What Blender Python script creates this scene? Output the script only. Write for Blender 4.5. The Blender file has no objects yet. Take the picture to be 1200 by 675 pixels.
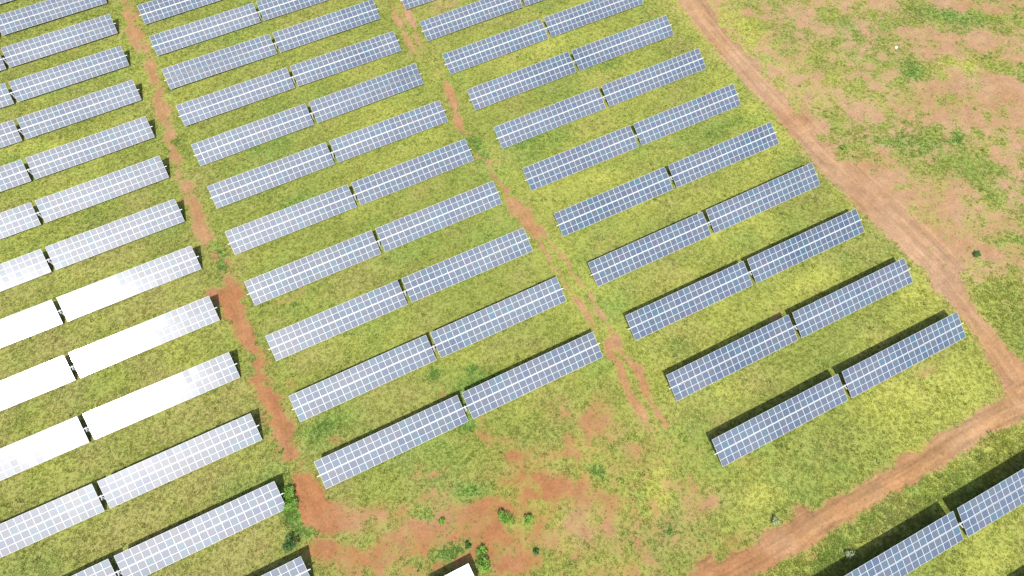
import bpy, bmesh, math, random
import numpy as np
from mathutils import Vector

scene = bpy.context.scene
COL = scene.collection
random.seed(7)
rng = np.random.default_rng(11)

# ---------------------------------------------------------------- camera
cam_d = bpy.data.cameras.new('camera')
cam = bpy.data.objects.new('camera', cam_d)
COL.objects.link(cam)
cam.location = (0.0, 0.0, 109.485)
cam.rotation_euler = (math.radians(33.6557), math.radians(1.8250), math.radians(-26.9639))
cam_d.sensor_width = 36.0
cam_d.lens = 935.0 / 1200.0 * 36.0
cam_d.clip_start = 0.5
cam_d.clip_end = 9000.0
scene.camera = cam

# ---------------------------------------------------------------- sky, sun, exposure
SUN = Vector((-0.266, -0.556, 0.788)).normalized()
elev = math.asin(SUN.z)
world = bpy.data.worlds.new('World')
scene.world = world
world.use_nodes = True
wn = world.node_tree
bg = wn.nodes['Background']
sky = wn.nodes.new('ShaderNodeTexSky')
sky.sky_type = 'NISHITA'
sky.sun_disc = False
sky.sun_elevation = elev
sky.sun_rotation = math.atan2(SUN.x, SUN.y)
sky.air_density = 1.0
sky.dust_density = 3.0
wn.links.new(sky.outputs['Color'], bg.inputs['Color'])
bg.inputs['Strength'].default_value = 0.14

sun_d = bpy.data.lights.new('sun', 'SUN')
sun_d.energy = 5.0
sun_d.angle = math.radians(0.53)
sun_d.color = (1.0, 0.965, 0.90)
sun = bpy.data.objects.new('sun', sun_d)
COL.objects.link(sun)
sun.location = (-60, -120, 220)
sun.rotation_euler = (-SUN).to_track_quat('-Z', 'Y').to_euler()

vs = scene.view_settings
vs.view_transform = 'Standard'
vs.look = 'None'
vs.exposure = 0.83
vs.gamma = 1.0
vs.use_curve_mapping = False

# ---------------------------------------------------------------- where soil and grass lie (metres)
# patches: centre x, y, first axis x, y, second axis x, y, strength; tracks: x, y, half width, strength
SOIL_PATCHES = [(-11.92,47.36,1.93,-1.01,-0.87,-2.54,1),(-9.69,42.94,3.38,-1.76,-0.49,-1.34,1),(-12.78,41.25,2.29,-1.19,-0.31,-0.88,0.9),(-11.01,39.3,2.07,-1.08,-0.31,-0.86,0.9),
(-6.33,35.97,6.48,-2.3,-0.4,-1.67,0.9),(-2.54,36.06,4.08,-0.52,-0.08,-1.65,0.9),(-1.56,38.43,1.26,-0.66,-0.54,-1.3,0.7),(-12.96,43.58,1.79,-0.93,-0.23,-0.67,-1.2),
(-9.3,41.27,1.05,-0.55,-0.2,-0.55,-0.9),(-6.74,38.76,1.25,-0.65,-0.38,-0.97,-1),(-14.24,47.2,1.68,-0.52,-0.49,-3.18,-1.4),(-3.51,36.17,1.21,0.57,0.2,-0.44,-0.8),
(-2.6,33.52,0.92,-0.48,-0.17,-0.41,-0.8),(8.63,35.13,7.93,-2.49,-0.39,-1.38,0.95),(20.01,33.73,3.35,-1.38,-0.45,-1.02,0.9),(19.29,35.95,1.29,-0.68,-0.42,-0.78,0.7),
(9.43,31.39,4.76,-2.48,-1.02,-2.06,1),(2.46,35.28,3.56,-1.12,-0.4,-1.59,0.95),(-0.47,34.98,2.59,-1.35,-0.54,-1.26,0.9),(10.87,27.54,2.65,-1.38,-0.92,-1.79,0.9),
(7.6,29.75,1.43,-0.75,-0.69,-1.42,0.9),(21.16,28.46,1.11,-0.86,-1.51,-1.83,0.75),(24.36,26.26,0.88,-0.57,-1.65,-2.29,0.75),(23.83,33.14,1.07,-0.56,-0.43,-0.76,0.6),
(5.45,43.19,0.87,-0.45,-0.21,-0.46,0.6),(3.96,40.72,1.07,-0.56,-0.35,-0.79,0.7),(24.69,21.89,1.43,-0.74,-0.71,-1.16,0.3),(16.56,27.42,2.27,-1.18,-0.99,-1.81,0.45),
(2.92,32.31,2.71,0.28,0.13,-0.93,-1.4),(7.09,29.76,0.92,-0.48,-0.44,-0.91,-1.1),(26.48,32.89,0.61,-1.3,-0.68,-0.34,-1.2),(8.99,38.65,2.14,-1.12,-0.58,-1.22,-1),
(1.69,38.21,1.48,-0.77,-0.52,-1.2,-0.9),(16.74,33.22,1.9,-0.99,-0.23,-0.43,-0.9),(14.5,31,0.83,-0.44,-0.44,-0.83,-0.8),(12.57,32.4,1.47,-0.76,-0.48,-0.95,-0.9),
(37.55,24.83,0.49,-0.07,-0.47,-1.84,0.9),(37.63,21.22,1.26,-0.99,-0.68,-0.7,0.95),(29.88,31.97,0.86,-0.45,-0.53,-0.87,0.7),(26.24,26.89,0.73,-0.38,-1.35,-2.24,0.7),
(37.91,16.05,1.95,0.02,-0.08,-1.07,0.8),(48.17,15.31,1.84,-0.27,-0.21,-0.65,0.75),(33.03,15.78,1.16,-0.17,-0.13,-0.52,0.7),(28.18,25.34,0.52,-0.27,-1.13,-1.81,0.5),
(27.08,42.43,1.01,-0.53,-0.47,-0.84,0.6),(29.38,39.83,0.73,-0.48,-1.31,-1.89,0.85),(25.61,38.77,0.99,-0.52,-0.39,-0.69,0.65),(14.58,45.78,1.29,-1.02,-0.38,-0.55,0.75),
(16.43,43.3,1.66,-0.87,-0.36,-0.71,0.8),(16.8,40.72,1.09,-0.57,-0.35,-0.69,0.7),(38.02,48.93,0.82,-0.44,-0.62,-1.04,0.8),(23.55,37.62,1.53,-0.8,-0.38,-0.68,0.6),
(11.96,54.07,0.8,-0.43,-0.23,-0.52,0.9),(-4.82,54.92,0.79,-0.41,-0.23,-0.64,1),(-8.34,66.76,0.94,-0.5,-0.23,-0.7,0.8),(31.69,37.84,1.33,-2.37,-1.15,-0.71,0.5),
(27.15,36.47,1.64,-0.86,-0.91,-1.58,0.45),(32.95,34.17,1.53,-0.8,-0.55,-0.89,0.5),(15.03,48.48,1.13,-0.59,-0.3,-0.62,0.5),(3.56,43.75,1.74,-0.91,-0.35,-0.81,0.5),
(7.22,43.56,1.09,0.08,0.04,-0.52,0.6),(18.65,33.74,5.31,-2.78,-0.81,-1.51,0.5),(24.71,29.88,1.48,-0.77,-0.62,-1.05,0.4),(1.81,30.98,2.7,0.03,0.04,-0.57,1.5),
(-10.31,45.42,3.2,-1.67,-0.81,-2.28,0.5),(-6.05,43.2,3.19,-1.67,-0.52,-1.35,0.45),(-2.86,41.53,2.12,-1.11,-0.45,-1.12,0.4),(5.68,34.4,6.25,-3.26,-1.46,-3.14,0.3),
(-12,98.64,0.53,-0.28,-0.24,-0.91,-1.6),(-12.11,92.17,0.81,-0.23,-0.27,-1.99,-1.8),(-12.01,86.28,0.76,-0.41,-0.19,-0.66,-1.5),(-11.87,74.05,0.6,-0.32,-0.22,-0.74,-1.8),
(-13.45,72.49,0.6,-0.32,-0.22,-0.73,-1.4),(-11.63,71.18,0.48,-0.25,-0.18,-0.58,-1.3),(-11.81,69.26,0.47,-0.25,-0.18,-0.57,-1.2),(-11.71,49.47,0.54,-0.28,-0.16,-0.48,-1.5),
(-12.2,54.18,0.77,-0.41,-0.25,-0.75,-1.7),(-11.89,126.93,0.58,-0.32,-0.22,-0.9,-1.6),(-11.91,124.16,0.58,-0.32,-0.21,-0.88,-1.4),(-11.76,118.2,0.75,-0.1,-0.11,-1.78,-1.8),
(-12.53,63,0.46,-0.24,-0.21,-0.67,-1),(-12,59.62,0.45,-0.24,-0.17,-0.52,-1),(-4.45,82.24,1.89,-0.32,-0.11,-1.04,0.55),(-1.81,82.16,1.13,-0.61,-0.43,-1.29,0.5),
(72.06,40.58,1.19,-0.64,-0.83,-1.02,0.55),(65.15,42.08,0.47,-0.62,-1.58,-1.18,0.9),(78.29,23.2,2.81,-0.37,-0.34,-0.74,0.85),(64.66,25.9,1.55,-0.82,-0.73,-0.88,0.4),
(33.33,17.4,1.01,-0.53,-0.39,-0.56,0.4),(31.62,63.7,0.74,-0.39,-0.31,-0.59,0.4),(35.52,65.05,0.62,-0.33,-0.24,-0.45,0.5),(32.14,80.74,0.66,-0.35,-0.49,-1.02,0.35),
(39.85,113.54,0.87,-0.01,-0.43,-2.33,1),(38.17,106.66,0.68,-0.01,-0.37,-2,1),(39.74,92.75,0.41,-1.61,-0.96,-0.58,0.8),(-25.46,164.41,2.03,0.02,0.01,-0.89,0.45),
(-24.06,164.25,0.97,-0.54,-0.15,-0.84,0.4),(-26.76,86.2,1.24,-0.66,-0.32,-1.44,0.4),(-28.02,67.74,1.37,-0.72,-0.19,-0.82,0.35),(-25.36,73.46,1.06,-0.56,-0.21,-0.87,0.4),
(-39.5,53.97,1.27,-0.66,-0.18,-0.94,0.3),(-19.23,44.73,2.17,0.18,0.18,-0.99,0.8),(-20.5,56.35,0.88,-0.46,-0.18,-0.62,0.4),(-17.96,70.05,0.94,-0.5,-0.24,-0.85,0.5),
(49.1,5.2,0.98,-0.51,-0.36,-0.43,0.6),(46.08,9.25,1.93,-0.15,-0.13,-0.61,0.75),(73.02,3,0.91,-0.48,-0.53,-0.52,0.3),(70.3,1.39,0.7,-0.37,-0.34,-0.34,0.5),
(64.9,0.98,0.99,-0.52,-0.49,-0.5,0.3),(48.44,137.34,-0.61,-7.97,-1.18,-0.32,0.45),(46.6,140.02,3.23,-1.82,-1.15,-2.64,0.35),(51.73,138.8,1.3,-0.73,-1.44,-3.15,0.4),
(41.18,141.42,1.96,0.55,-0.27,-4.9,0.5),(150.18,83.96,7.94,-6.16,-2.39,-2.17,1),(132.02,91.93,2.34,-2.43,-1.28,-1.17,0.8),(123.99,97.42,1.92,1.06,0.61,-5.84,0.8),
(123.98,90.74,1.89,0.86,-0,-4.35,0.7),(115.51,98.02,2.45,-0.07,-0.67,-1.41,0.7),(127.51,85.07,3.44,-2.61,-1.54,-1.55,0.85),(133.08,78.93,5.84,-4.42,-2.71,-2.6,1),
(126.78,78.61,3.64,-2.03,-1.05,-1.15,0.8),(138.95,75.65,4.39,-2.45,-1.87,-1.91,0.9),(106.49,89.34,1.33,-0.74,-1.59,-2.02,0.9),(116.67,86.02,2.76,-0.12,-0.76,-1.51,0.8),
(108.45,83.07,1.74,-0.97,-0.95,-1.16,0.7),(98.99,88.32,1.17,-0.65,-0.9,-1.19,0.6),(117.34,80.98,1.47,0.19,-1,-2.89,0.7),(101.38,83.9,1.44,-0.8,-1.06,-1.35,0.7),
(106.56,77.46,1.7,-0.94,-0.92,-1.11,0.7),(114.4,75.86,2,-1.11,-2.08,-2.39,0.85),(99.48,77.09,1.97,-1.09,-0.87,-1.1,0.7),(98.68,72.33,1.61,-2.62,-1.63,-1.25,0.85),
(105.75,72.32,1.95,-1.08,-1.05,-1.24,0.7),(111.43,68.66,2.5,-1.38,-1.69,-1.91,0.85),(127.21,65.23,7.67,-4.24,-3.34,-3.43,1.1),(135.48,66.1,4.27,-1.17,-1.36,-1.68,0.9),
(133.83,61.03,3.88,-2.15,-2.76,-2.68,1),(126.92,59.09,4.37,-2.41,-1.97,-1.97,0.9),(122.43,70.58,1.98,-1.1,-1.33,-1.43,0.7),(121.85,53.63,2.16,-0.18,-2.41,-4.07,0.85),
(121.62,48.73,2.36,-1.29,-3.94,-3.83,0.9),(102.85,66.51,1.36,-0.75,-1.01,-1.18,0.6),(101.1,58.76,3.44,-1.88,-1.65,-1.89,0.95),(96.93,56.65,3.15,-2.9,-2.14,-1.94,1),
(105.98,50.14,5.42,-2.95,-1.52,-1.62,0.95),(104.1,46.09,6.6,-3.58,-3.2,-3.37,1.1),(99.99,52.05,3.87,-2.1,-1.87,-2.07,0.9),(104.71,33.95,4.85,-2.61,-1.81,-1.77,1),
(97.86,42.5,3.25,-4.88,-2.58,-1.67,1),(99.37,37.62,2.2,-1.19,-1.76,-1.82,0.8),(112.39,38.82,1.5,-0.81,-1.39,-1.35,0.5),(107.39,99.42,1.52,-0.85,-1.32,-1.74,0.4),
(113.52,101.7,1.54,-0.87,-1.73,-2.23,0.4),(132.38,57.11,1.37,-0.75,-5,-4.81,0.6),(121.55,95.58,2.11,-4,-2.63,-2.08,-0.9),(139.33,85.58,8.47,-7.81,-1.7,-1.54,-1.1),
(150.38,76.24,2.97,-1.66,-2.8,-2.71,-1.1),(122.45,75.29,2.15,-1.2,-2.02,-2.22,-1.1),(131.36,71.75,5.15,-2.87,-1.94,-2.01,-1.3),(139.91,65.87,2.56,-1.42,-1.82,-1.77,-1.2),
(108.59,85.85,1.23,-2.16,-1.8,-1.42,-0.8),(110.54,77.99,1.72,-0.95,-1.26,-1.49,-0.8),(107.9,61.27,5.08,-3.67,-2.19,-2.17,-1.1),(112.37,61.29,2.71,-1.49,-1.51,-1.64,-0.9),
(117.29,57.59,1.35,-0.74,-1.39,-1.44,-1),(110.42,54.85,3.96,-2.16,-2.03,-2.16,-0.9),(116.9,51.54,1.84,-1.01,-2.1,-2.12,-0.7),(97.35,49.97,0.11,-1.17,-1.27,-0.47,-0.7),
(99.13,48.57,0.76,-0.41,-0.79,-0.87,-0.6),(95.77,46.96,0.98,-0.09,-0.62,-1.25,-0.7),(111.54,43.36,2.79,-1.52,-2.38,-2.37,-0.9),(115,46.81,2.84,-1.55,-1.46,-1.45,-0.7),
(106.6,36.55,3.69,-1.99,-0.93,-0.92,-0.75),(94.84,40.66,0.27,-0.74,-0.68,-0.33,-0.8),(94.46,37.5,0.61,-0.33,-0.61,-0.65,-0.8),(96.25,34.02,0.3,-0.83,-0.83,-0.38,-0.7),
(100.56,35.79,0.61,-0.33,-0.63,-0.64,-1),(98.18,33.75,1.2,-0.65,-1.23,-1.25,-0.8),(97.83,27.91,4.35,0.44,-1.06,-4.46,-1.4),(96.93,23.86,2.31,-1.23,-2.79,-2.7,-1.2),
(117.78,71.79,1.69,-0.94,-1.46,-1.62,-0.5),(104.82,93.22,0.68,-2.46,-4.2,-2.75,-0.8),(102.77,100.46,0.81,-2.92,-3.83,-2.62,-0.9),(102.13,105.53,2.16,-1.21,-1.94,-2.7,-0.8),
(100.28,63.5,1.94,-1.82,-1.13,-1.04,-0.7),(99.66,66.28,1.36,-0.74,-0.84,-1.01,-0.6)]
LUSH_PATCHES = [(-14.09,47.67,1.69,-0.52,-0.53,-3.43,1.4),(2.92,32.31,2.71,0.28,0.15,-1.04,1.3),(7.09,29.76,0.92,-0.48,-0.44,-0.91,1.3),(26.48,32.89,0.61,-1.3,-0.68,-0.34,1.5),
(8.99,38.65,2.14,-1.12,-0.58,-1.22,0.9),(1.69,38.21,1.69,-0.88,-0.52,-1.2,0.8),(-12.96,43.58,1.79,-0.93,-0.23,-0.67,1),(38.45,98.83,1.7,0.32,-0.15,-2.91,1.2),
(38.35,94.95,0.97,-0.53,-0.55,-1.15,1.2),(10.4,52.18,2.56,-0.01,-0.03,-1.12,0.7),(12.05,58.13,0.94,-0.5,-0.36,-0.81,1.3),(13.09,47.95,1.01,-0.53,-0.46,-0.98,1.3),
(17.74,55.96,0.94,-0.5,-0.38,-0.8,0.9),(-5.98,57.68,3.7,0.03,0.09,-1.99,0.9),(-18.91,72.52,1.12,-0.08,0.05,-2.19,1.2),(-11.27,94.13,0.91,-0.49,-0.68,-2.44,1.2),
(-11.01,76.92,0.98,-0.52,-0.46,-1.52,1),(-11.95,126.7,1.02,-0.56,-0.43,-1.78,1),(-9.02,141.69,0.92,-0.51,-0.36,-1.49,1.2),(-11.45,97.3,0.79,-0.43,-0.39,-1.44,1),
(-11.83,74.2,0.72,-0.38,-0.27,-0.89,1.2),(-13.95,61.87,0.91,-0.48,-0.65,-2.11,1),(122.45,75.29,2.15,-1.2,-2.02,-2.22,1),(107.9,61.27,5.08,-3.67,-2.19,-2.17,0.9),
(117.29,57.59,1.35,-0.74,-1.39,-1.44,1.1),(139.33,85.58,8.47,-7.81,-1.7,-1.54,0.6),(50.14,92.18,6.89,0.47,-0.48,-2.85,0.8),(81.76,79.85,7.32,0.32,-0.58,-1.96,0.4),
(49,45,4.21,-0.44,-0.48,-1.69,0.5),(50.32,25.04,5.31,-0.27,-0.37,-1.67,0.4),(97.83,27.91,4.35,0.44,-1.06,-4.46,0.5),(30.66,22.71,2.27,-1.18,-1.89,-2.93,0.5),
(29.34,26.09,1.67,-0.87,-1.89,-3.03,0.5),(30.21,20.96,1.43,-0.75,-0.63,-0.97,0.8),(52.58,9.31,7.68,0.19,-0.15,-1.45,0.4),(66.41,8.08,6.73,0.15,-0.22,-1.26,0.25),
(80.25,9.31,5.72,0.13,-0.32,-1.31,0.4),(46.5,8.03,3.62,-0.29,-0.31,-1.41,0.8),(62.04,72.68,3.33,0.11,-0.33,-1.45,0.9),(47.15,95.07,3.77,0.28,-0.26,-1.66,0.6),
(48.88,96.64,2.27,-1.24,-1.03,-1.96,0.6),(73.44,106.29,4.5,-0.08,-0.72,-2.33,0.5),(13.44,90.2,4.52,0.31,-0.06,-1.9,0.5),(4.36,100.62,3.32,0.3,-0,-1.62,0.6),
(23.31,53.51,8.18,-0,-0.12,-1.45,0.4),(17.36,53.33,2.64,-0,-0.05,-0.86,0.6),(70.67,52.07,6.39,-0.02,-0.27,-0.94,0.4),(1.53,117.55,1.44,-0.79,-0.39,-1.28,0.6),
(28.48,106.57,4.96,-0.1,-0.33,-2.19,0.5),(-12.51,58.05,0.79,-0.41,-0.74,-2.3,1),(121.54,88.41,4.48,-2.51,-2.44,-2.86,0.3),(22.93,41.69,5.08,-0.58,-0.35,-2.08,0.5),
(21.68,34.26,4.28,-2.24,-0.61,-1.09,0.4)]
YELLOW_PATCHES = [(61.46,9.31,7.98,0.2,-0.22,-1.48,0.7),(75.18,9.07,7.02,0.16,-0.28,-1.3,0.7),(49.45,9.02,5.01,0.12,-0.11,-1.23,0.5),(33.18,26.84,1.19,-0.77,-2.54,-3.3,1.2),
(44.87,19.34,3.72,-0.53,-0.4,-1.33,0.9),(23.78,19.33,2.01,-1.04,-0.58,-0.94,0.8),(56.25,55.87,4.61,0.02,-0.34,-1.57,0.8),(68.68,61.4,6.57,0.09,-0.53,-2.01,0.7),
(33.15,60.64,4.33,0.05,-0.19,-1.57,0.5),(100.38,97.21,4.37,1.48,-0.93,-8.47,0.9),(131.36,71.75,5.15,-2.87,-1.94,-2.01,1.1),(95.94,109.01,4.46,1.65,-0.83,-9.06,0.6),
(87.06,90.17,5.76,0.35,-0.9,-2.97,0.6),(73.6,44.63,6.27,-0.1,-0.63,-2.06,0.8),(74.56,31.4,5.96,-0.22,-0.61,-1.85,0.9),(50.81,34.02,5.53,-0.19,-0.39,-1.81,0.8),
(72,22.82,5.7,-0.3,-0.8,-2.43,0.8),(85.78,34.35,3.12,-0.1,-0.63,-1.66,0.8),(54.26,80.34,3.33,0.16,-0.36,-1.89,0.6),(65.73,-1.95,4.97,-0.47,-0.64,-1.88,0.9),
(66.43,122.4,7.77,0.03,-0.96,-3.58,0.1),(76.74,98.69,7.42,-0.21,-0.74,-2.23,0.2),(88.67,78.61,3.14,0.94,-0.28,-3.74,0.8),(89.63,56.57,2.55,0.62,-0.41,-4.78,0.7),
(90.48,35.58,2.36,0.45,-0.39,-4.08,0.7),(82.89,20.27,3.34,-1.77,-2.47,-2.54,0.7),(50.65,62.85,1.51,-0.81,-0.93,-1.5,0.6),(102.83,78.71,4.26,-2.35,-2.09,-2.59,0.3),
(19.08,109.2,4.87,-0.08,-0.25,-2.2,0.4),(-36.46,137.09,4.52,0.12,0.18,-2.44,0.6),(-18.97,135.2,6.33,0.15,0.05,-2.96,0.5),(-32.84,103.7,8.17,-0.21,0.19,-2.72,0.5)]
TRACKS = [
[(-9.72,179.32,1.39,0.8),(-10.77,171.65,1.19,0.85),(-11.11,163.95,1.49,1),(-11.08,155.77,1.29,1),(-11.18,148.94,1.1,1),(-11.42,143.3,1.24,1.1),(-11.74,136.01,1.36,1.3),(-12.41,130.29,1.33,1.3),(-12.55,123.52,1.3,1.3),(-12.62,117.96,1.56,1.2),(-12.55,112.52,1.39,1.25),(-12.54,106.44,1.22,1.3),(-12.45,100.35,1.2,1.3),(-12.09,96.61,0.92,1),(-11.66,92.73,1.03,1.1),(-11.56,88.35,1.4,1.2),(-11.61,83.62,1.12,1.1),(-12.02,79.25,1.47,1.4),(-11.68,75.16,1.21,1.2),(-12.09,70.58,1.54,1.4),(-11.99,65.59,1.5,1.4),(-12.12,60.91,1.47,1.4),(-12.02,56.3,1.33,1.4),(-12.04,53.08,1.31,1.3),(-11.87,49,1.5,1.4),(-11.37,45.29,1.69,1.3)],
[(-11.18,175.97,0.51,0.7),(-11.77,169.54,0.5,0.8),(-12.15,161.66,0.66,0.8),(-12.56,157.21,0.49,0.7)],
[(-14.47,88.94,1.14,1),(-13.27,86.95,1.26,1),(-12.56,82.82,0.99,0.9)],
[(40.37,150.3,0.67,0.8),(40.34,145.22,0.66,0.9),(39.44,138.17,0.65,0.9),(39.21,132.93,0.63,0.9),(38.58,126.89,0.62,0.9)],
[(43.78,147.69,0.67,0.9),(42.34,138.48,0.65,0.9),(41.09,130.95,0.63,0.9),(40.43,125.86,0.54,0.8),(40.1,122.49,0.46,0.7)],
[(40.1,122.49,0.46,0.7),(40.43,119.41,0.46,0.75),(40.76,116.38,0.6,1),(40.09,112.86,0.59,1),(38.36,106.3,0.58,0.95),(38.07,101.81,0.43,0.7),(37.7,95.79,0.42,0.7)],
[(37.7,95.79,0.28,0.6),(38.54,92.44,0.41,0.8),(38.17,89.57,0.55,1),(38.17,86.79,0.54,1.05),(38.26,83.57,0.67,1.1),(38.17,81.39,1.06,1.2)],
[(38.7,82.44,1.07,1.1),(38.96,79.65,1.58,1.4),(38.78,76.72,1.44,1.3)],
[(38.61,76.39,0.52,1.1),(38.39,73.14,0.51,1.1),(38.13,69.59,0.51,1.1),(38.26,66.52,0.5,1.1),(38.17,63.44,0.5,1.1),(38.26,60.72,0.49,1.1),(38.34,57.5,0.61,1.1),(38.33,54.76,0.6,1.1),(38.37,52.41,0.36,0.6)],
[(39.91,75.68,0.52,1.1),(40.1,72.01,0.45,1.1),(40.29,69.03,0.51,1.1),(40.52,65.9,0.5,1.1),(40.66,62.68,0.5,1.1),(40.46,59.53,0.49,1.1),(40.52,56.33,0.54,1.1),(40.41,53.47,0.48,1),(39.99,50.14,0.59,0.8)],
[(38.65,50.51,0.71,1.2),(38.18,47.65,0.58,1.1),(37.26,43.62,0.51,1),(36.97,40.21,0.45,0.95),(36.84,37.6,0.55,0.9),(36.34,35.4,0.55,0.7)],
[(40.14,49.36,0.7,1.2),(39.88,46.4,0.58,1.1),(40.02,43.65,0.57,1.1),(39.69,41.19,0.57,1),(39.23,38.54,0.45,1),(39.14,36.08,0.44,1),(38.77,34.12,0.33,0.8)]]
ROADS = [
[(98.18,122.79,2.23,1.6),(96.95,114.97,1.89,1.6),(95.62,107.92,1.84,1.6),(94.81,100.93,1.8,1.6),(94.33,94.66,1.76,1.6),(94.01,87.99,1.79,1.6),(93.7,81.07,1.88,1.6),(93.41,73.96,2.02,1.6),(92.99,66.04,2.21,1.6),(92.86,60.47,2.34,1.6),(92.87,54.81,2.41,1.6),(93.25,49.18,2.42,1.6),(93.37,43.48,2.48,1.6),(93.36,37.5,2.42,1.6),(92.64,31.79,2.26,1.6),(91.72,26.46,2.1,1.6),(90.84,21.72,2.16,1.6),(89.56,16.74,2.41,1.6),(89.09,12.21,2.36,1.6)],
[(105.27,13.37,1.83,1.6),(94.21,12.99,1.79,1.6),(87.14,12.77,1.67,1.6),(81.92,13.21,1.76,1.6),(77.12,13.33,1.74,1.6),(71.72,13.06,1.63,1.6),(66.07,12.71,1.61,1.6),(60.02,12.8,1.59,1.6),(54.68,12.85,1.58,1.6),(49.65,12.8,1.66,1.6),(44.94,12.65,1.64,1.6),(40.66,12.57,1.63,1.6),(36.32,12.69,1.8,1.6),(32.2,12.62,1.96,1.6),(27.33,12.5,1.94,1.6)]]

# ---------------------------------------------------------------- helpers
def tag(o, label, cat=None, group=None, kind=None):
    if label: o['label'] = label
    if cat: o['category'] = cat
    if group: o['group'] = group
    if kind: o['kind'] = kind
    return o

def link(name, mesh, mats=(), parent=None, loc=(0, 0, 0), rot=(0, 0, 0)):
    o = bpy.data.objects.new(name, mesh)
    COL.objects.link(o)
    if mesh is not None:
        for m in mats: mesh.materials.append(m)
    o.parent = parent
    o.location = loc
    o.rotation_euler = rot
    return o

def add_box(bm, x0, x1, y0, y1, z0, z1, mi=0):
    v = [bm.verts.new(p) for p in ((x0,y0,z0),(x1,y0,z0),(x1,y1,z0),(x0,y1,z0),(x0,y0,z1),(x1,y0,z1),(x1,y1,z1),(x0,y1,z1))]
    for f in ((0,3,2,1),(4,5,6,7),(0,1,5,4),(1,2,6,5),(2,3,7,6),(3,0,4,7)):
        bm.faces.new([v[i] for i in f]).material_index = mi

def mesh_of(bm, name):
    m = bpy.data.meshes.new(name)
    bm.to_mesh(m); bm.free()
    return m

def hash2(ix, iy, seed):
    h = (ix.astype(np.int64) * 374761393 + iy.astype(np.int64) * 668265263 + seed * 1442695041) & 0xFFFFFFFF
    h = ((h ^ (h >> 13)) * 1274126177) & 0xFFFFFFFF
    h = h ^ (h >> 16)
    return (h & 0xFFFF) / 65535.0

def vnoise(x, y, wl, seed):
    x = x / wl + seed * 17.3; y = y / wl - seed * 9.1
    ix = np.floor(x); iy = np.floor(y)
    fx = x - ix; fy = y - iy
    fx = fx * fx * (3 - 2 * fx); fy = fy * fy * (3 - 2 * fy)
    a = hash2(ix, iy, seed); b = hash2(ix + 1, iy, seed); c = hash2(ix, iy + 1, seed); d = hash2(ix + 1, iy + 1, seed)
    return (a + (b - a) * fx) * (1 - fy) + (c + (d - c) * fx) * fy - 0.5

def fbm(x, y, wl, seed, octv=4, gain=0.6):
    r = np.zeros_like(x); a = 1.0
    c, s = math.cos(0.6), math.sin(0.6)
    for i in range(octv):
        r = r + a * vnoise(x, y, wl, seed + i)
        x, y = c * x - s * y, s * x + c * y
        wl *= 0.5; a *= gain
    return r

def sstep(a, b, t):
    t = np.clip((t - a) / (b - a), 0, 1)
    return t * t * (3 - 2 * t)

def mixc(a, b, t):
    return a + (b - a) * t[..., None]

def patches(x, y, lst):
    r = np.zeros_like(x)
    for (cx, cy, ax, ay, bx, by, val) in lst:
        det = ax * by - ay * bx
        R = 2.6 * max(math.hypot(ax, ay), math.hypot(bx, by))
        i = np.nonzero((np.abs(x - cx) < R) & (np.abs(y - cy) < R))
        dx = x[i] - cx; dy = y[i] - cy
        p = (dx * by - dy * bx) / det; q = (dy * ax - dx * ay) / det
        r[i] += val * np.exp(-(p * p + q * q) * 0.9)
    return r

def lines(x, y, lst):
    out = np.zeros_like(x)
    for pl in lst:
        best = np.zeros_like(x)
        for (x0, y0, w0, v0), (x1, y1, w1, v1) in zip(pl[:-1], pl[1:]):
            R = 5 * max(w0, w1)
            i = np.nonzero((x > min(x0, x1) - R) & (x < max(x0, x1) + R) & (y > min(y0, y1) - R) & (y < max(y0, y1) + R))
            if len(i[0]) == 0: continue
            px = x[i]; py = y[i]; ex = x1 - x0; ey = y1 - y0
            t = np.clip(((px - x0) * ex + (py - y0) * ey) / (ex * ex + ey * ey), 0, 1)
            d2 = (px - x0 - t * ex) ** 2 + (py - y0 - t * ey) ** 2
            w = w0 + (w1 - w0) * t; v = v0 + (v1 - v0) * t
            best[i] = np.maximum(best[i], v * np.exp(-0.7 * d2 / (w * w)))
        out += best
    return out

def soil_field(x, y):
    wx = x + 1.2 * fbm(x, y, 5.0, 71, 3); wy = y + 1.2 * fbm(x, y, 5.0, 83, 3)
    scrub = sstep(94.0, 98.0, x) * sstep(8.0, 14.0, y)
    clearing = sstep(50, 33, y) * sstep(-22, -8, x) * sstep(52, 30, x) * sstep(12, 20, y)
    s = -0.78 + 0.66 * scrub + 0.24 * clearing
    s = s + np.clip(1.15 * patches(wx, wy, SOIL_PATCHES), -0.9, 1.05) * (1 - 0.40 * scrub)
    s = s * (1 - np.maximum(0.38 * scrub, 0.50 * clearing)) + 0.12 * clearing
    wx = x + 0.8 * fbm(x, y, 2.4, 91, 3); wy = y + 0.8 * fbm(x, y, 2.4, 97, 3)
    tr = lines(wx, wy, TRACKS)
    wx = x + 0.9 * fbm(x, y, 3.0, 191, 4, 0.75); wy = y + 0.9 * fbm(x, y, 3.0, 197, 4, 0.75)
    rd = lines(wx, wy, ROADS)
    s = s + np.maximum(1.13 * tr, rd)
    calm = 1 - 0.6 * np.clip(rd, 0, 1)
    s = s + calm * (0.40 * fbm(x, y, 7.0, 5, 4, 0.75) + (0.32 + 0.26 * scrub + 0.80 * np.clip(tr, 0, 1)) * fbm(x, y, 2.6, 305, 3, 0.8) + (0.15 + 0.40 * scrub + 0.40 * clearing) * fbm(x, y, 1.5, 331, 2, 0.8))
    return s

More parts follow.
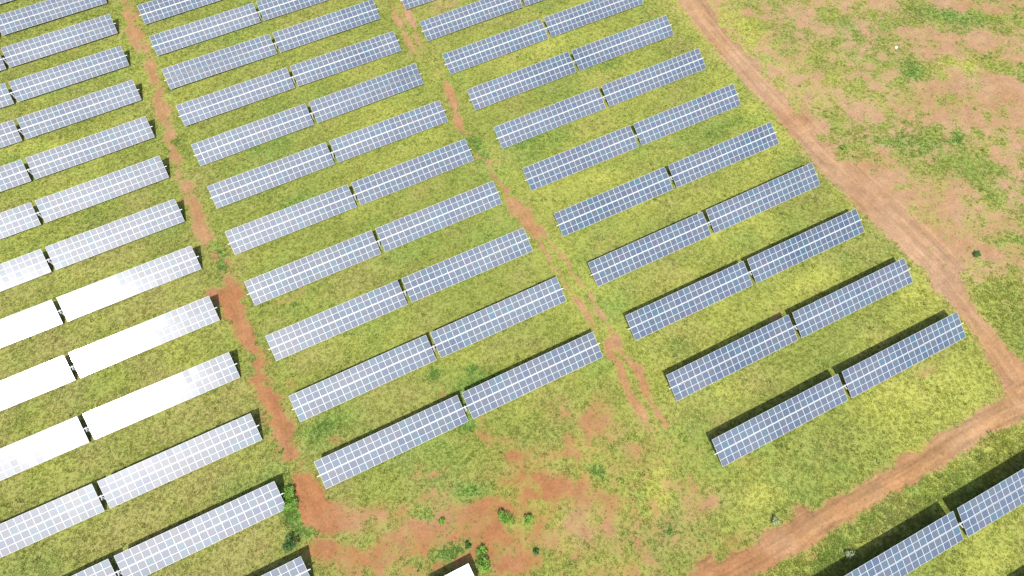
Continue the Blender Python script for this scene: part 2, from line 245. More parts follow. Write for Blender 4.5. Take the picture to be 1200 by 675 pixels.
def grass_colour(x, y):
    lush = patches(x, y, LUSH_PATCHES) + 0.9 * fbm(x, y, 9.0, 21, 4)
    yel = patches(x, y, YELLOW_PATCHES) + 0.9 * fbm(x, y, 14.0, 33, 4) + 0.12 * sstep(20, 70, x)
    dry = 0.9 * fbm(x, y, 6.0, 45, 4) + 0.55 * sstep(15, -30, x) * sstep(150, 60, y)
    c = np.empty(x.shape + (3,)); c[...] = GRASS_MID
    c = mixc(c, np.array(GRASS_YELLOW), np.clip(0.10 + yel, 0, 1))
    c = mixc(c, np.array(GRASS_DRY), np.clip(dry, 0, 0.85))
    c = mixc(c, np.array(GRASS_LUSH), np.clip(lush - 0.1, 0, 1))
    return c

def soil_colour(x, y):
    red = 0.95 * sstep(48, 8, x) * sstep(125, 60, y) + 0.15 + 0.7 * fbm(x, y, 10.0, 55, 4)
    pale = sstep(60, 110, x + 0.3 * y) * 0.8 + 0.8 * fbm(x, y, 8.0, 65, 4)
    c = np.empty(x.shape + (3,)); c[...] = SOIL_MID
    c = mixc(c, np.array(SOIL_RED), np.clip(red, 0, 1))
    c = mixc(c, np.array(SOIL_PALE), np.clip(pale, 0, 1))
    return c

def ground_z(x, y):
    return 0.10 * fbm(x, y, 9.0, 13, 3)

GRASS_MID = (0.148, 0.176, 0.037)
GRASS_YELLOW = (0.224, 0.240, 0.050)
GRASS_DRY = (0.186, 0.178, 0.058)
GRASS_LUSH = (0.098, 0.172, 0.036)
SOIL_MID = (0.200, 0.116, 0.054)
SOIL_RED = (0.185, 0.084, 0.035)
SOIL_PALE = (0.222, 0.140, 0.082)

# ---------------------------------------------------------------- materials
def new_mat(name):
    m = bpy.data.materials.new(name)
    m.use_nodes = True
    nt = m.node_tree
    b = nt.nodes['Principled BSDF']
    return m, nt, b

def nd(nt, typ, **kw):
    n = nt.nodes.new(typ)
    for k, v in kw.items(): setattr(n, k, v)
    return n

def mix_rgb(nt, fac, a, b, blend='MIX'):
    n = nd(nt, 'ShaderNodeMix', data_type='RGBA', blend_type=blend)
    for sock, v in ((n.inputs[0], fac), (n.inputs[6], a), (n.inputs[7], b)):
        if isinstance(v, (int, float)): sock.default_value = v
        elif isinstance(v, tuple): sock.default_value = v
        else: nt.links.new(v, sock)
    return n.outputs[2]

def noise(nt, vec, scale, detail=4, rough=0.6):
    n = nd(nt, 'ShaderNodeTexNoise')
    n.inputs['Scale'].default_value = scale
    n.inputs['Detail'].default_value = detail
    n.inputs['Roughness'].default_value = rough
    nt.links.new(vec, n.inputs['Vector'])
    return n.outputs['Fac']

def mapr(nt, val, a, b, c, d):
    n = nd(nt, 'ShaderNodeMapRange')
    nt.links.new(val, n.inputs[0])
    for i, v in enumerate((a, b, c, d)): n.inputs[i + 1].default_value = v
    return n.outputs[0]

def math_n(nt, op, a, b):
    n = nd(nt, 'ShaderNodeMath', operation=op)
    for s, v in ((n.inputs[0], a), (n.inputs[1], b)):
        if isinstance(v, (int, float)): s.default_value = v
        else: nt.links.new(v, s)
    return n.outputs[0]

def make_ground_mat(name, road):
    m, nt, b = new_mat(name)
    geo = nd(nt, 'ShaderNodeNewGeometry')
    pos = geo.outputs['Position']
    sc = nd(nt, 'ShaderNodeAttribute', attribute_name='soil_col').outputs['Color']
    n_f = noise(nt, pos, 2.6, 5, 0.7)
    n_m = noise(nt, pos, 0.6, 4, 0.6)
    n_g = noise(nt, pos, 9.0, 3, 0.6)
    v = mapr(nt, n_f, 0.3, 0.7, 0.80, 1.22)
    v = math_n(nt, 'MULTIPLY', v, mapr(nt, n_m, 0.3, 0.7, 0.86, 1.14))
    comb = nd(nt, 'ShaderNodeCombineColor')
    for i in range(3): nt.links.new(v, comb.inputs[i])
    soil = mix_rgb(nt, 1.0, sc, comb.outputs[0], 'MULTIPLY')
    # scattered pebbles and clods
    clod = mapr(nt, noise(nt, pos, 4.5, 2, 0.5), 0.66, 0.74, 0.0, 0.55)
    soil = mix_rgb(nt, clod, soil, (0.15, 0.075, 0.04, 1))
    if road:
        st = nd(nt, 'ShaderNodeAttribute', attribute_name='streak').outputs['Fac']
        k = nd(nt, 'ShaderNodeCombineColor')
        vv = mapr(nt, st, -0.5, 0.5, 0.80, 1.20)
        for i in range(3): nt.links.new(vv, k.inputs[i])
        col = mix_rgb(nt, 1.0, soil, k.outputs[0], 'MULTIPLY')
    else:
        gc = nd(nt, 'ShaderNodeAttribute', attribute_name='grass_col').outputs['Color']
        S = nd(nt, 'ShaderNodeAttribute', attribute_name='soil').outputs['Fac']
        gv = math_n(nt, 'MULTIPLY', mapr(nt, n_f, 0.3, 0.7, 0.88, 1.12), mapr(nt, n_g, 0.3, 0.7, 0.9, 1.1))
        k = nd(nt, 'ShaderNodeCombineColor')
        for i in range(3): nt.links.new(gv, k.inputs[i])
        grass = mix_rgb(nt, 1.0, gc, k.outputs[0], 'MULTIPLY')
        grass = mix_rgb(nt, mapr(nt, n_f, 0.45, 0.75, 0.0, 0.25), grass, soil)
        t = math_n(nt, 'ADD', S, mapr(nt, n_f, 0.25, 0.75, -0.45, 0.45))
        t = mapr(nt, t, -0.50, 0.42, 0.0, 1.0)
        col = mix_rgb(nt, t, grass, soil)
    nt.links.new(col, b.inputs['Base Color'])
    b.inputs['Roughness'].default_value = 0.95
    b.inputs['Specular IOR Level'].default_value = 0.15
    bump = nd(nt, 'ShaderNodeBump')
    bump.inputs['Strength'].default_value = 0.55
    bump.inputs['Distance'].default_value = 0.12
    nt.links.new(n_f, bump.inputs['Height'])
    nt.links.new(bump.outputs[0], b.inputs['Normal'])
    return m

M_ground = make_ground_mat('ground_soil_and_thatch', False)
M_road = make_ground_mat('packed_red_soil', True)

def leaf_mat(name, attr=None, col=(0.1, 0.15, 0.03)):
    m, nt, b = new_mat(name)
    out = nt.nodes['Material Output']
    dif = nd(nt, 'ShaderNodeBsdfDiffuse'); tr = nd(nt, 'ShaderNodeBsdfTranslucent')
    mx = nd(nt, 'ShaderNodeMixShader'); mx.inputs[0].default_value = 0.45
    nt.nodes.remove(b)
    if attr:
        c = nd(nt, 'ShaderNodeAttribute', attribute_name=attr).outputs['Color']
    else:
        oi = nd(nt, 'ShaderNodeNewGeometry')
        r = nd(nt, 'ShaderNodeTexWhiteNoise', noise_dimensions='1D')
        nt.links.new(oi.outputs['Random Per Island'], r.inputs['W'])
        c = mix_rgb(nt, r.outputs['Value'], tuple(x * 0.6 for x in col) + (1,), tuple(x * 1.45 for x in col) + (1,))
    nt.links.new(c, dif.inputs[0]); nt.links.new(c, tr.inputs[0])
    nt.links.new(dif.outputs[0], mx.inputs[1]); nt.links.new(tr.outputs[0], mx.inputs[2])
    nt.links.new(mx.outputs[0], out.inputs[0])
    return m

M_grass = leaf_mat('grass_blades', 'tuft_col')
M_leaf = leaf_mat('shrub_leaves', None, (0.15, 0.27, 0.05))
M_leaf_dark = leaf_mat('dark_shrub_leaves', None, (0.07, 0.14, 0.045))
M_leaf_pale = leaf_mat('pale_shrub_leaves', None, (0.26, 0.30, 0.16))

def plain(name, col, rough=0.5, metal=0.0, var=0.12, scale=6.0):
    m, nt, b = new_mat(name)
    tc = nd(nt, 'ShaderNodeTexCoord').outputs['Object']
    n = noise(nt, tc, scale, 4, 0.6)
    lo = tuple(c * (1 - var) for c in col) + (1,); hi = tuple(min(1, c * (1 + var)) for c in col) + (1,)
    nt.links.new(mix_rgb(nt, n, lo, hi), b.inputs['Base Color'])
    b.inputs['Roughness'].default_value = rough
    b.inputs['Metallic'].default_value = metal
    return m

M_frame = plain('white_frame_and_backsheet', (0.36, 0.385, 0.41), 0.5, 0.0, 0.05)
M_steel = plain('galvanised_steel', (0.38, 0.40, 0.42), 0.5, 0.2, 0.10)
M_white = plain('white_roof_sheet', (0.84, 0.84, 0.82), 0.5, 0.0, 0.04, 2.0)
M_wall = plain('white_cabin_paint', (0.78, 0.78, 0.75), 0.55, 0.0, 0.06, 1.5)
M_conc = plain('grey_concrete', (0.42, 0.40, 0.37), 0.9, 0.0, 0.2, 4.0)
M_drive = plain('pale_drive_housing', (0.30, 0.31, 0.32), 0.5, 0.1, 0.08)
M_bark = plain('brown_stem', (0.16, 0.10, 0.06), 0.9, 0.0, 0.3, 9.0)
M_stone = plain('pale_stone', (0.72, 0.70, 0.66), 0.8, 0.0, 0.12, 9.0)

def make_cell_mat():
    m, nt, b = new_mat('blue_solar_cells')
    oi = nd(nt, 'ShaderNodeObjectInfo')
    tc = nd(nt, 'ShaderNodeTexCoord')
    sep = nd(nt, 'ShaderNodeSeparateXYZ'); nt.links.new(tc.outputs['Object'], sep.inputs[0])
    half = math_n(nt, 'GREATER_THAN', sep.outputs['Y'], 0.0)
    seed = math_n(nt, 'ADD', math_n(nt, 'MULTIPLY', oi.outputs['Random'], 91.7), math_n(nt, 'MULTIPLY', half, 13.31))
    wn_ = nd(nt, 'ShaderNodeTexWhiteNoise', noise_dimensions='1D')
    nt.links.new(seed, wn_.inputs['W'])
    ramp = nd(nt, 'ShaderNodeValToRGB')
    ramp.color_ramp.interpolation = 'LINEAR'
    els = ramp.color_ramp.elements
    els[0].position = 0.0; els[0].color = CELL[0]
    els[1].position = 1.0; els[1].color = CELL[4]
    for p, c in ((0.3, CELL[1]), (0.6, CELL[2]), (0.9, CELL[3])):
        e = els.new(p); e.color = c
    nt.links.new(wn_.outputs['Value'], ramp.inputs[0])
    # a film of dust, a little uneven over the whole field
    geo = nd(nt, 'ShaderNodeNewGeometry')
    dust = mapr(nt, noise(nt, geo.outputs['Position'], 0.05, 4, 0.6), 0.3, 0.7, 0.02, 0.12)
    col = mix_rgb(nt, dust, ramp.outputs[0], (0.36, 0.36, 0.38, 1))
    nt.links.new(col, b.inputs['Base Color'])
    b.inputs['Roughness'].default_value = 0.50
    b.inputs['Specular IOR Level'].default_value = 0.16
    b.inputs['Coat Weight'].default_value = 1.0
    b.inputs['Coat Roughness'].default_value = 0.10
    b.inputs['Coat IOR'].default_value = 1.5
    return m

CELL = [(0.022, 0.042, 0.080, 1), (0.031, 0.047, 0.074, 1), (0.040, 0.052, 0.073, 1), (0.022, 0.060, 0.090, 1), (0.043, 0.044, 0.080, 1)]
M_cell = make_cell_mat()

# ---------------------------------------------------------------- the ground: one sheet out to the horizon
X0, X1, Y0, Y1, STEP = -85.0, 185.0, -35.0, 215.0, 0.5
gx = np.concatenate([[-4000, -1500, -600, -250, -130], np.arange(X0, X1 + 0.01, STEP), [230, 350, 700, 1600, 4000]])
gy = np.concatenate([[-4000, -1500, -600, -220, -90], np.arange(Y0, Y1 + 0.01, STEP), [260, 400, 800, 1700, 4000]])
GX, GY = np.meshgrid(gx, gy)
S_F = soil_field(GX, GY)
GC_F = grass_colour(GX, GY)
SC_F = soil_colour(GX, GY)
Z_F = ground_z(GX, GY)

def grid_mesh(name, X, Y, Z, attrs, colours):
    ny, nx = X.shape
    me = bpy.data.meshes.new(name)
    me.vertices.add(nx * ny)
    me.vertices.foreach_set('co', np.stack([X, Y, Z], -1).astype(np.float32).ravel())
    i = np.arange(nx * ny).reshape(ny, nx)
    q = np.stack([i[:-1, :-1], i[:-1, 1:], i[1:, 1:], i[1:, :-1]], -1).reshape(-1, 4)
    me.loops.add(q.size); me.loops.foreach_set('vertex_index', q.ravel().astype(np.int32))
    me.polygons.add(len(q)); me.polygons.foreach_set('loop_start', (np.arange(len(q)) * 4).astype(np.int32))
    me.polygons.foreach_set('use_smooth', np.ones(len(q), bool))
    me.update(calc_edges=True)
    for k, v in attrs.items():
        a = me.attributes.new(k, 'FLOAT', 'POINT'); a.data.foreach_set('value', v.astype(np.float32).ravel())
    for k, v in colours.items():
        a = me.attributes.new(k, 'FLOAT_COLOR', 'POINT')
        a.data.foreach_set('color', np.concatenate([v, np.ones(v.shape[:2] + (1,))], -1).astype(np.float32).ravel())
    return me

tag(link('ground', grid_mesh('ground', GX, GY, Z_F, {'soil': S_F}, {'grass_col': GC_F, 'soil_col': SC_F}), (M_ground,)), None, kind='structure')

NB = 5
def sample(F, x, y):
    fx = np.clip((x - X0) / STEP + NB, NB, len(gx) - NB - 1.001); fy = np.clip((y - Y0) / STEP + NB, NB, len(gy) - NB - 1.001)
    ix = fx.astype(int); iy = fy.astype(int); fx = fx - ix; fy = fy - iy
    if F.ndim == 3: fx = fx[..., None]; fy = fy[..., None]
    return (F[iy, ix] * (1 - fx) + F[iy, ix + 1] * fx) * (1 - fy) + (F[iy + 1, ix] * (1 - fx) + F[iy + 1, ix + 1] * fx) * fy

# ---------------------------------------------------------------- dirt roads and wheel tracks: thin sheets that come up through the grass where the soil is bare
def ribbon(name, pl, reach, da, dc, streaks, label, RIB=0.10):
    P = np.array([p[:2] for p in pl]); Wd = np.array([p[2] for p in pl])
    seg = np.linalg.norm(np.diff(P, axis=0), axis=1); cum = np.concatenate([[0], np.cumsum(seg)])
    s = np.arange(0, cum[-1], da)
    cx = np.interp(s, cum, P[:, 0]); cy = np.interp(s, cum, P[:, 1]); w = np.interp(s, cum, Wd)
    k = max(3, int(2.5 / da)) | 1
    ker = np.ones(k) / k
    pad = lambda a: np.convolve(np.pad(a, k // 2, mode='edge'), ker, 'valid')
    cx, cy, w = pad(cx), pad(cy), pad(w)
    tx = np.gradient(cx); ty = np.gradient(cy); ln = np.hypot(tx, ty); tx /= ln; ty /= ln
    n = int(reach * 2 * w.max() / dc) | 1
    c = np.linspace(-1, 1, n)
    C = c[None, :] * reach * w[:, None]
    X = cx[:, None] - ty[:, None] * C; Y = cy[:, None] + tx[:, None] * C
    S = sample(S_F, X, Y) + 0.22 * fbm(X, Y, 0.9, 111, 2)
    rut = np.exp(-((np.abs(C / w[:, None]) - 0.45) / 0.16) ** 2)
    Z = sample(Z_F, X, Y) + np.clip((S - RIB) * 0.12, -0.09, 0.02) - 0.012 * rut * (S > 0.2)
    lo = np.repeat(s[:, None], n, 1)
    st = 0.8 * vnoise(lo / 12.0, C * 1.6, 1.0, 131) + 0.7 * vnoise(lo / 7.0, C * 3.7, 1.0, 137) + 0.5 * vnoise(lo / 3.0, C * 0.7, 1.0, 139)
    o = link(name, grid_mesh(name, X, Y, Z, {'streak': st * streaks}, {'soil_col': sample(SC_F, X, Y)}), (M_road,))
    tag(o, label, kind='structure')

ribbon('dirt_road', ROADS[0], 1.9, 0.4, 0.2, 0.8, None)
ribbon('dirt_road', ROADS[1], 1.9, 0.4, 0.2, 1.3, None)
for t in TRACKS:
    ribbon('dirt_track', t, 2.6, 0.3, 0.18, 0.5, None, 0.32)

# ---------------------------------------------------------------- solar trackers
TILT = 36.60
GAP, PITCH, NCOL = 0.74, 22.3 / 21, 21
TABLE = PITCH * NCOL
MW, ML = 1.048, 2.068
TUBE_GAP = 4.2675 - 2 * ML

def module_mesh():
    bm = bmesh.new()
    xs = [-MW / 2, -MW / 2 + 0.026, MW / 2 - 0.026, MW / 2]
    ys = [-ML / 2, -ML / 2 + 0.028, -0.025, 0.025, ML / 2 - 0.028, ML / 2]
    V = [[bm.verts.new((x, y, 0.0)) for x in xs] for y in ys]
    for j in range(5):
        for i in range(3):
            if i == 1 and j in (1, 3):
                ring = [V[j][1], V[j][2], V[j + 1][2], V[j + 1][1]]
                low = [bm.verts.new((v.co.x, v.co.y, -0.005)) for v in ring]
                for a in range(4):
                    bm.faces.new((ring[a], ring[(a + 1) % 4], low[(a + 1) % 4], low[a]))
                bm.faces.new(low).material_index = 1
            else:
                bm.faces.new((V[j][i], V[j][i + 1], V[j + 1][i + 1], V[j + 1][i]))
    c = [V[0][0], V[0][3], V[5][3], V[5][0]]
    d = [bm.verts.new((v.co.x, v.co.y, -0.04)) for v in c]
    edge = [V[0], [r[3] for r in V], V[5][::-1], [r[0] for r in V][::-1]]
    for a in range(4):
        bm.faces.new([d[a], d[(a + 1) % 4]] + list(edge[a])[::-1])
    bm.faces.new(d[::-1])
    bm.normal_update()
    return mesh_of(bm, 'solar_module')

ME_module = module_mesh()
for m in (M_frame, M_cell): ME_module.materials.append(m)

def tube_mesh():
    bm = bmesh.new()
    L = TABLE + GAP / 2 + 0.42
    n = 10
    rings = []
    for x in (-L, L):
        rings.append([bm.verts.new((x, 0.078 * math.cos(a), 0.078 * math.sin(a))) for a in (2 * math.pi * (i + 0.5) / n for i in range(n))])
    for i in range(n):
        bm.faces.new((rings[0][i], rings[1][i], rings[1][(i + 1) % n], rings[0][(i + 1) % n]))
    bm.faces.new(rings[0]); bm.faces.new(rings[1][::-1])
    bmesh.ops.recalc_face_normals(bm, faces=bm.faces)
    return mesh_of(bm, 'torque_tube')
ME_tube = tube_mesh(); ME_tube.materials.append(M_steel)

def post_mesh():
    bm = bmesh.new()
    add_box(bm, -0.09, 0.09, -0.006, 0.006, -0.5, 1.62)
    add_box(bm, -0.098, -0.0905, -0.07, 0.07, -0.5, 1.62)
    add_box(bm, 0.0905, 0.098, -0.07, 0.07, -0.5, 1.62)
    add_box(bm, -0.12, 0.12, -0.11, 0.11, 1.621, 1.66)
    return mesh_of(bm, 'post')
ME_post = post_mesh(); ME_post.materials.append(M_steel)

def rail_mesh():
    bm = bmesh.new()
    add_box(bm, -0.025, 0.025, -1.75, 1.75, -0.100, -0.044)
    return mesh_of(bm, 'module_rail')
ME_rail = rail_mesh(); ME_rail.materials.append(M_steel)

def drive_mesh():
    bm = bmesh.new()
    n = 14
    rings = []
    for x, r in ((-0.10, 0.12), (-0.09, 0.17), (0.09, 0.17), (0.10, 0.12)):
        rings.append([bm.verts.new((x, r * math.cos(2 * math.pi * i / n), r * math.sin(2 * math.pi * i / n))) for i in range(n)])
    for a, b in zip(rings[:-1], rings[1:]):
        for i in range(n):
            bm.faces.new((a[i], b[i], b[(i + 1) % n], a[(i + 1) % n]))
    bm.faces.new(rings[0]); bm.faces.new(rings[-1][::-1])
    bmesh.ops.recalc_face_normals(bm, faces=bm.faces)
    add_box(bm, -0.07, 0.07, -0.62, -0.18, -0.12, 0.05)
    return mesh_of(bm, 'slew_drive')
ME_drive = drive_mesh(); ME_drive.materials.append(M_drive)

HT = 1.80
def build_tracker(X, Y, label, group):
    t = link('solar_tracker', None, (), None, (X, Y, 0))
    tag(t, label, 'solar tracker', group)
    tilt0 = TILT + random.gauss(0, 0.22)
    th = math.radians(tilt0)
    up = (-math.sin(th), math.cos(th))                 # the panel normal in y, z
    dz = -0.135
    tz = HT + up[1] * dz; ty = up[0] * dz
    link('torque_tube', ME_tube, (), t, (0, ty, tz))
    link('slew_drive', ME_drive, (), t, (0, ty, tz))
    for x in (-21.2, -15.0, -8.8, -2.6, 2.6, 8.8, 15.0, 21.2, 0.0):
        o = link('post', ME_post, (), t, (x, ty, tz - 0.085 - 1.66))
        if x == 0.0: o.scale = (1.25, 1.25, 1)
    for side in (-1, 1):
        tab = math.radians(tilt0 + random.gauss(0, 0.30))
        twist = random.gauss(0, 0.25)
        sag = random.gauss(0, 0.0035); bow = random.gauss(0, 0.02)
        for c in range(NCOL):
            x = side * (GAP / 2 + PITCH * (c + 0.5))
            a = tab + math.radians(twist * (c / NCOL - 0.5))
            for k in (-1, 1):
                d = k * (TUBE_GAP / 2 + ML / 2)
                o = link('solar_module', ME_module, (), t, (x, d * math.cos(a) + random.gauss(0, 0.004), HT + d * math.sin(a) + sag * abs(x) + bow * math.sin(math.pi * c / (NCOL - 1))),
                         (a + math.radians(random.gauss(0, 0.15)), math.radians(random.gauss(0, 0.18)), 0))
            if c % 3 == 1:
                link('module_rail', ME_rail, (), t, (x - PITCH / 2, 0, HT), (a, 0, 0))
    return t

ORD = ['first', 'second', 'third', 'fourth', 'fifth', 'sixth', 'seventh', 'eighth', 'ninth', 'tenth', 'eleventh', 'twelfth', 'thirteenth', 'fourteenth']
CX, CY, DX, DY = 13.76, 166.13, 51.22, -11.622
blocks = [
    (-1, range(11, -3, -1), 'left block cut by the picture edge', 'trackers of the left block'),
    (0, range(10, -1, -1), 'middle block between the two dirt lanes', 'trackers of the middle block'),
    (1, range(12, 1, -1), 'right block beside the perimeter road', 'trackers of the right block')]
special = {(-1, 8): 'blue grey solar tracker, fourth from the bottom of left block, glaring white in sun',
           (-1, 7): 'solar tracker wholly burnt out white by sun glare, fifth from bottom of left block',
           (-1, 6): 'solar tracker half burnt out by sun glare, sixth from bottom of left block'}
for b, rows, where, group in blocks:
    for n, r in enumerate(rows):
        lab = special.get((b, r), '%s solar tracker from the bottom in the %s' % (ORD[n], where))
        build_tracker(CX + b * DX, CY + r * DY + 0.07 * b, lab, group)
build_tracker(CX + DX + 0.05, CY + 14 * DY + 0.2, 'lone solar tracker below the dirt road in the lower right corner', 'trackers below the road')
build_tracker(CX + DX + 0.05, CY + 15 * DY + 0.2, 'solar tracker just out of view whose shadow falls in the lower right corner', 'trackers below the road')

# ---------------------------------------------------------------- white equipment cabin at the bottom of the clearing
cab = tag(link('equipment_cabin', None, (), None, (1.45, 27.6, 0)), 'white flat roofed cabin on red soil at the bottom edge', 'cabin')
bm = bmesh.new(); add_box(bm, -3.1, 3.1, -1.45, 1.45, -0.2, 0.18); link('plinth', mesh_of(bm, 'plinth'), (M_conc,), cab)
bm = bmesh.new(); add_box(bm, -2.95, 2.95, -1.30, 1.30, 0.183, 2.55)
link('wall', mesh_of(bm, 'wall'), (M_wall,), cab)
bm = bmesh.new()
for i in range(10):
    add_box(bm, -3.04 + i * 0.608, -3.04 + i * 0.608 + 0.60, -1.38, 1.38, 2.553, 2.66)
add_box(bm, -3.07, 3.07, -1.40, -1.381, 2.56, 2.70); add_box(bm, -3.07, 3.07, 1.381, 1.40, 2.56, 2.70)
add_box(bm, -3.07, -3.045, -1.38, 1.38, 2.56, 2.70); add_box(bm, 3.045, 3.07, -1.38, 1.38, 2.56, 2.70)
link('roof', mesh_of(bm, 'roof'), (M_white,), cab)
bm = bmesh.new(); add_box(bm, 0.4, 1.4, 1.303, 1.345, 0.19, 2.25); dr = link('door', mesh_of(bm, 'door'), (M_drive,), cab)
bm = bmesh.new(); add_box(bm, 1.25, 1.30, 1.348, 1.40, 1.1, 1.3); link('handle', mesh_of(bm, 'handle'), (M_steel,), dr)
for x in (-1.9, -0.9):
    bm = bmesh.new()
    for i in range(6): add_box(bm, x - 0.3, x + 0.3, 1.303, 1.33, 1.5 + i * 0.09, 1.56 + i * 0.09)
    link('vent', mesh_of(bm, 'vent'), (M_drive,), cab)

# ---------------------------------------------------------------- shrubs and the stone
def shrub(x, y, r, h, mat, label, seed, group='shrubs on the bare soil'):
    R = random.Random(seed)
    z0 = float(sample(Z_F, np.array([x]), np.array([y]))[0])
    root = tag(link('shrub', None, (), None, (x, y, z0)), label, 'shrub', group)
    lobes = [(R.uniform(-.5, .5) * r, R.uniform(-.5, .5) * r, R.uniform(.35, .8) * h, R.uniform(.35, .6) * r) for _ in range(7)]
    bm = bmesh.new()
    for (a, b, c, q) in lobes:
        w = 0.03 * r + 0.01
        base = [bm.verts.new((w * math.cos(t), w * math.sin(t), -0.05)) for t in (0, 2.09, 4.19)]
        top = bm.verts.new((a, b, c))
        for i in range(3): bm.faces.new((base[i], base[(i + 1) % 3], top))
    link('stem', mesh_of(bm, 'stem'), (M_bark,), root)
    bm = bmesh.new()
    for i in range(int(420 * max(0.6, r))):
        a, b, c, q = R.choice(lobes)
        u = Vector((R.gauss(0, 1), R.gauss(0, 1), R.gauss(0, 1))).normalized() * q * R.uniform(0.55, 1.1)
        p = Vector((a, b, c)) + Vector((u.x, u.y, u.z * h / r * 0.55))
        p.z = max(0.04, p.z)
        s = R.uniform(0.06, 0.13)
        nrm = (u.normalized() + Vector((R.uniform(-.6, .6), R.uniform(-.6, .6), R.uniform(0, .9)))).normalized()
        t1 = nrm.orthogonal().normalized(); t2 = nrm.cross(t1)
        ang = R.uniform(0, 6.28); d1 = t1 * math.cos(ang) + t2 * math.sin(ang); d2 = nrm.cross(d1)
        v = [bm.verts.new(p + d1 * s * 1.5), bm.verts.new(p + d2 * s * 0.7), bm.verts.new(p - d1 * s * 1.5), bm.verts.new(p - d2 * s * 0.7)]
        bm.faces.new(v)
    link('foliage', mesh_of(bm, 'foliage'), (mat,), root)

shrub(11.9, 33.0, 1.25, 1.1, M_leaf, 'larger bright green shrub of the pair on the red clearing', 1)
shrub(14.5, 31.2, 0.85, 0.9, M_leaf, 'smaller green shrub right of the larger one on the red clearing', 2)
shrub(6.3, 28.6, 1.25, 1.7, M_leaf, 'green shrub hugging the right end of the white cabin', 3)
shrub(6.9, 30.4, 0.9, 0.7, M_leaf, 'low bright green shrub just above the cabin corner', 4)
shrub(-13.9, 50.2, 1.3, 1.2, M_leaf, 'upper bright green shrub beside the left block tracker end', 5)
shrub(-14.0, 48.2, 1.4, 1.1, M_leaf, 'lower bright green shrub beside the left block tracker end', 6)
shrub(-15.9, 43.2, 1.35, 1.9, M_leaf_dark, 'dark green shrub above the bottom left tracker corner', 7)
shrub(13.5, 26.9, 0.55, 0.6, M_leaf_dark, 'small dark shrub on red soil right of the cabin', 8)
shrub(3.9, 36.6, 0.65, 0.4, M_leaf, 'small flat green shrub on the red clearing above the cabin', 9)
shrub(44.1, 15.5, 0.7, 0.7, M_leaf_pale, 'pale whitish shrub on the upper edge of the lower road', 10, 'pale shrubs along the road')
shrub(50.4, 7.2, 0.9, 0.8, M_leaf_pale, 'pale whitish shrub on the lower verge of the road', 12, 'pale shrubs along the road')
shrub(100.8, 36.0, 0.7, 0.8, M_leaf_dark, 'lone dark shrub on bare soil right of the perimeter road', 13)
shrub(97.6, 65.2, 0.85, 0.7, M_leaf, 'lone yellow green shrub in scrub near the perimeter road', 14)
shrub(5.4, 31.9, 0.6, 0.6, M_leaf_dark, 'small dark shrub at the tip of the green strip by the cabin', 15)

bm = bmesh.new(); bmesh.ops.create_icosphere(bm, subdivisions=2, radius=0.27)
for v in bm.verts:
    v.co *= 1 + 0.25 * random.uniform(-1, 1); v.co.z *= 0.6
tag(link('stone', mesh_of(bm, 'stone'), (M_stone,), None, (124.65, 81.86, 0.08)), 'small pale stone on bare soil in the upper right scrub', 'stone')

# ---------------------------------------------------------------- grass: blades in tufts, thick where no soil shows
AREA = [(-50, 206), (180, 84), (74, -22), (-72, 52)]
def inside(x, y):
    ok = np.ones(x.shape, bool)
    for (ax, ay), (bx, by) in zip(AREA, AREA[1:] + AREA[:1]):
        ok &= ((bx - ax) * (y - ay) - (by - ay) * (x - ax)) < 0
    return ok

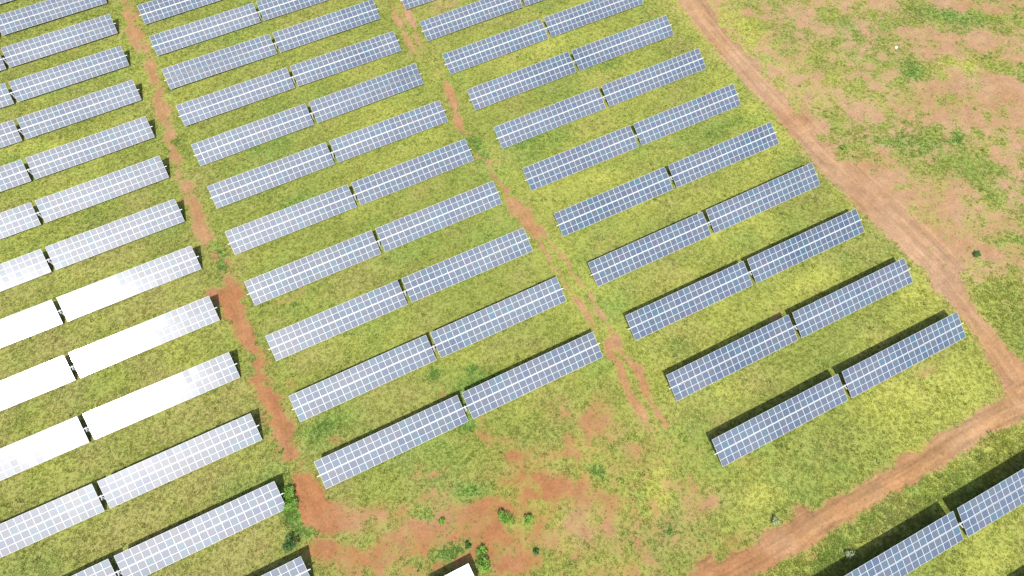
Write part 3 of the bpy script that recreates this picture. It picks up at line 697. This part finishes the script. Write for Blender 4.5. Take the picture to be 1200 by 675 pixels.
def make_grass(n_try, seed):
    r = np.random.default_rng(seed)
    x = r.uniform(-74, 182, n_try); y = r.uniform(-24, 208, n_try)
    k = inside(x, y); x = x[k]; y = y[k]
    S = sample(S_F, x, y) + 0.30 * fbm(x, y, 0.8, 151, 2)
    dens = sstep(0.60, -0.62, S) * (0.60 + 0.40 * sstep(-.35, .3, fbm(x, y, 2.4, 161, 3))) + 0.02
    k = r.random(x.shape) < dens
    x = x[k]; y = y[k]; S = S[k]
    n = len(x)
    bare = S > 0.05
    col = sample(GC_F, x, y)
    tall = patches(x, y, LUSH_PATCHES).clip(0, 1.2)
    verge = sstep(14, 10, y) * sstep(2.0, 6.0, y)
    h = (0.06 + 0.08 * r.random(n)) * (1 + 0.6 * tall + 0.25 * verge) * np.where(bare, 0.6, 1)
    rad = (0.11 + 0.14 * r.random(n)) * (1 + 0.25 * tall + 0.35 * verge) * np.where(bare, 0.7, 1)
    col = col * (0.93 + 0.22 * r.random(n))[:, None]
    straw = (r.random(n) < 0.09) & ~bare
    col[straw] = col[straw] * 0.45 + np.array([0.27, 0.215, 0.09]) * 0.55
    green = r.random(n) < 0.10
    col[green] = col[green] * 0.5 + np.array([0.085, 0.15, 0.03]) * 0.5
    col[bare] = col[bare] * 0.55
    weed = (r.random(n) < 0.007) & ~bare
    h[weed] *= 2.4; rad[weed] *= 1.7
    col[weed] = col[weed] * 0.35 + np.array([0.075, 0.125, 0.03]) * 0.65
    z = sample(Z_F, x, y)
    B = 5
    az = r.uniform(0, 2 * np.pi, (n, 1)) + np.arange(B)[None] * (2 * np.pi / B) + r.normal(0, 0.35, (n, B))
    lean = r.uniform(0.35, 1.1, (n, B)) * rad[:, None]
    off = r.uniform(0.0, 0.55, (n, B)) * rad[:, None]
    bw = r.uniform(0.06, 0.13, (n, B)) * (rad / 0.22)[:, None]
    hh = h[:, None] * r.uniform(0.55, 1.15, (n, B))
    ca, sa = np.cos(az), np.sin(az)
    P = np.empty((n, B, 3, 3), np.float32)
    P[..., 0, 0] = x[:, None] + ca * off - sa * bw; P[..., 0, 1] = y[:, None] + sa * off + ca * bw; P[..., 0, 2] = z[:, None] - 0.03
    P[..., 1, 0] = x[:, None] + ca * off + sa * bw; P[..., 1, 1] = y[:, None] + sa * off - ca * bw; P[..., 1, 2] = z[:, None] - 0.03
    P[..., 2, 0] = x[:, None] + ca * (off + lean); P[..., 2, 1] = y[:, None] + sa * (off + lean); P[..., 2, 2] = z[:, None] + hh
    nt = n * B
    me = bpy.data.meshes.new('grass')
    me.vertices.add(nt * 3); me.vertices.foreach_set('co', P.ravel())
    me.loops.add(nt * 3); me.loops.foreach_set('vertex_index', np.arange(nt * 3, dtype=np.int32))
    me.polygons.add(nt); me.polygons.foreach_set('loop_start', (np.arange(nt) * 3).astype(np.int32))
    me.update(calc_edges=True)
    cc = np.ones((n, B, 3, 4), np.float32)
    cc[..., :3] = (col[:, None, :] * r.uniform(0.85, 1.15, (n, B, 1)))[:, :, None, :]
    a = me.attributes.new('tuft_col', 'FLOAT_COLOR', 'POINT'); a.data.foreach_set('color', cc.ravel())
    print('grass tufts', n, 'triangles', nt)
    return me

tag(link('grass', make_grass(1150000, 5), (M_grass,)), 'short yellow green grass growing between the tracker rows', 'grass', kind='stuff')
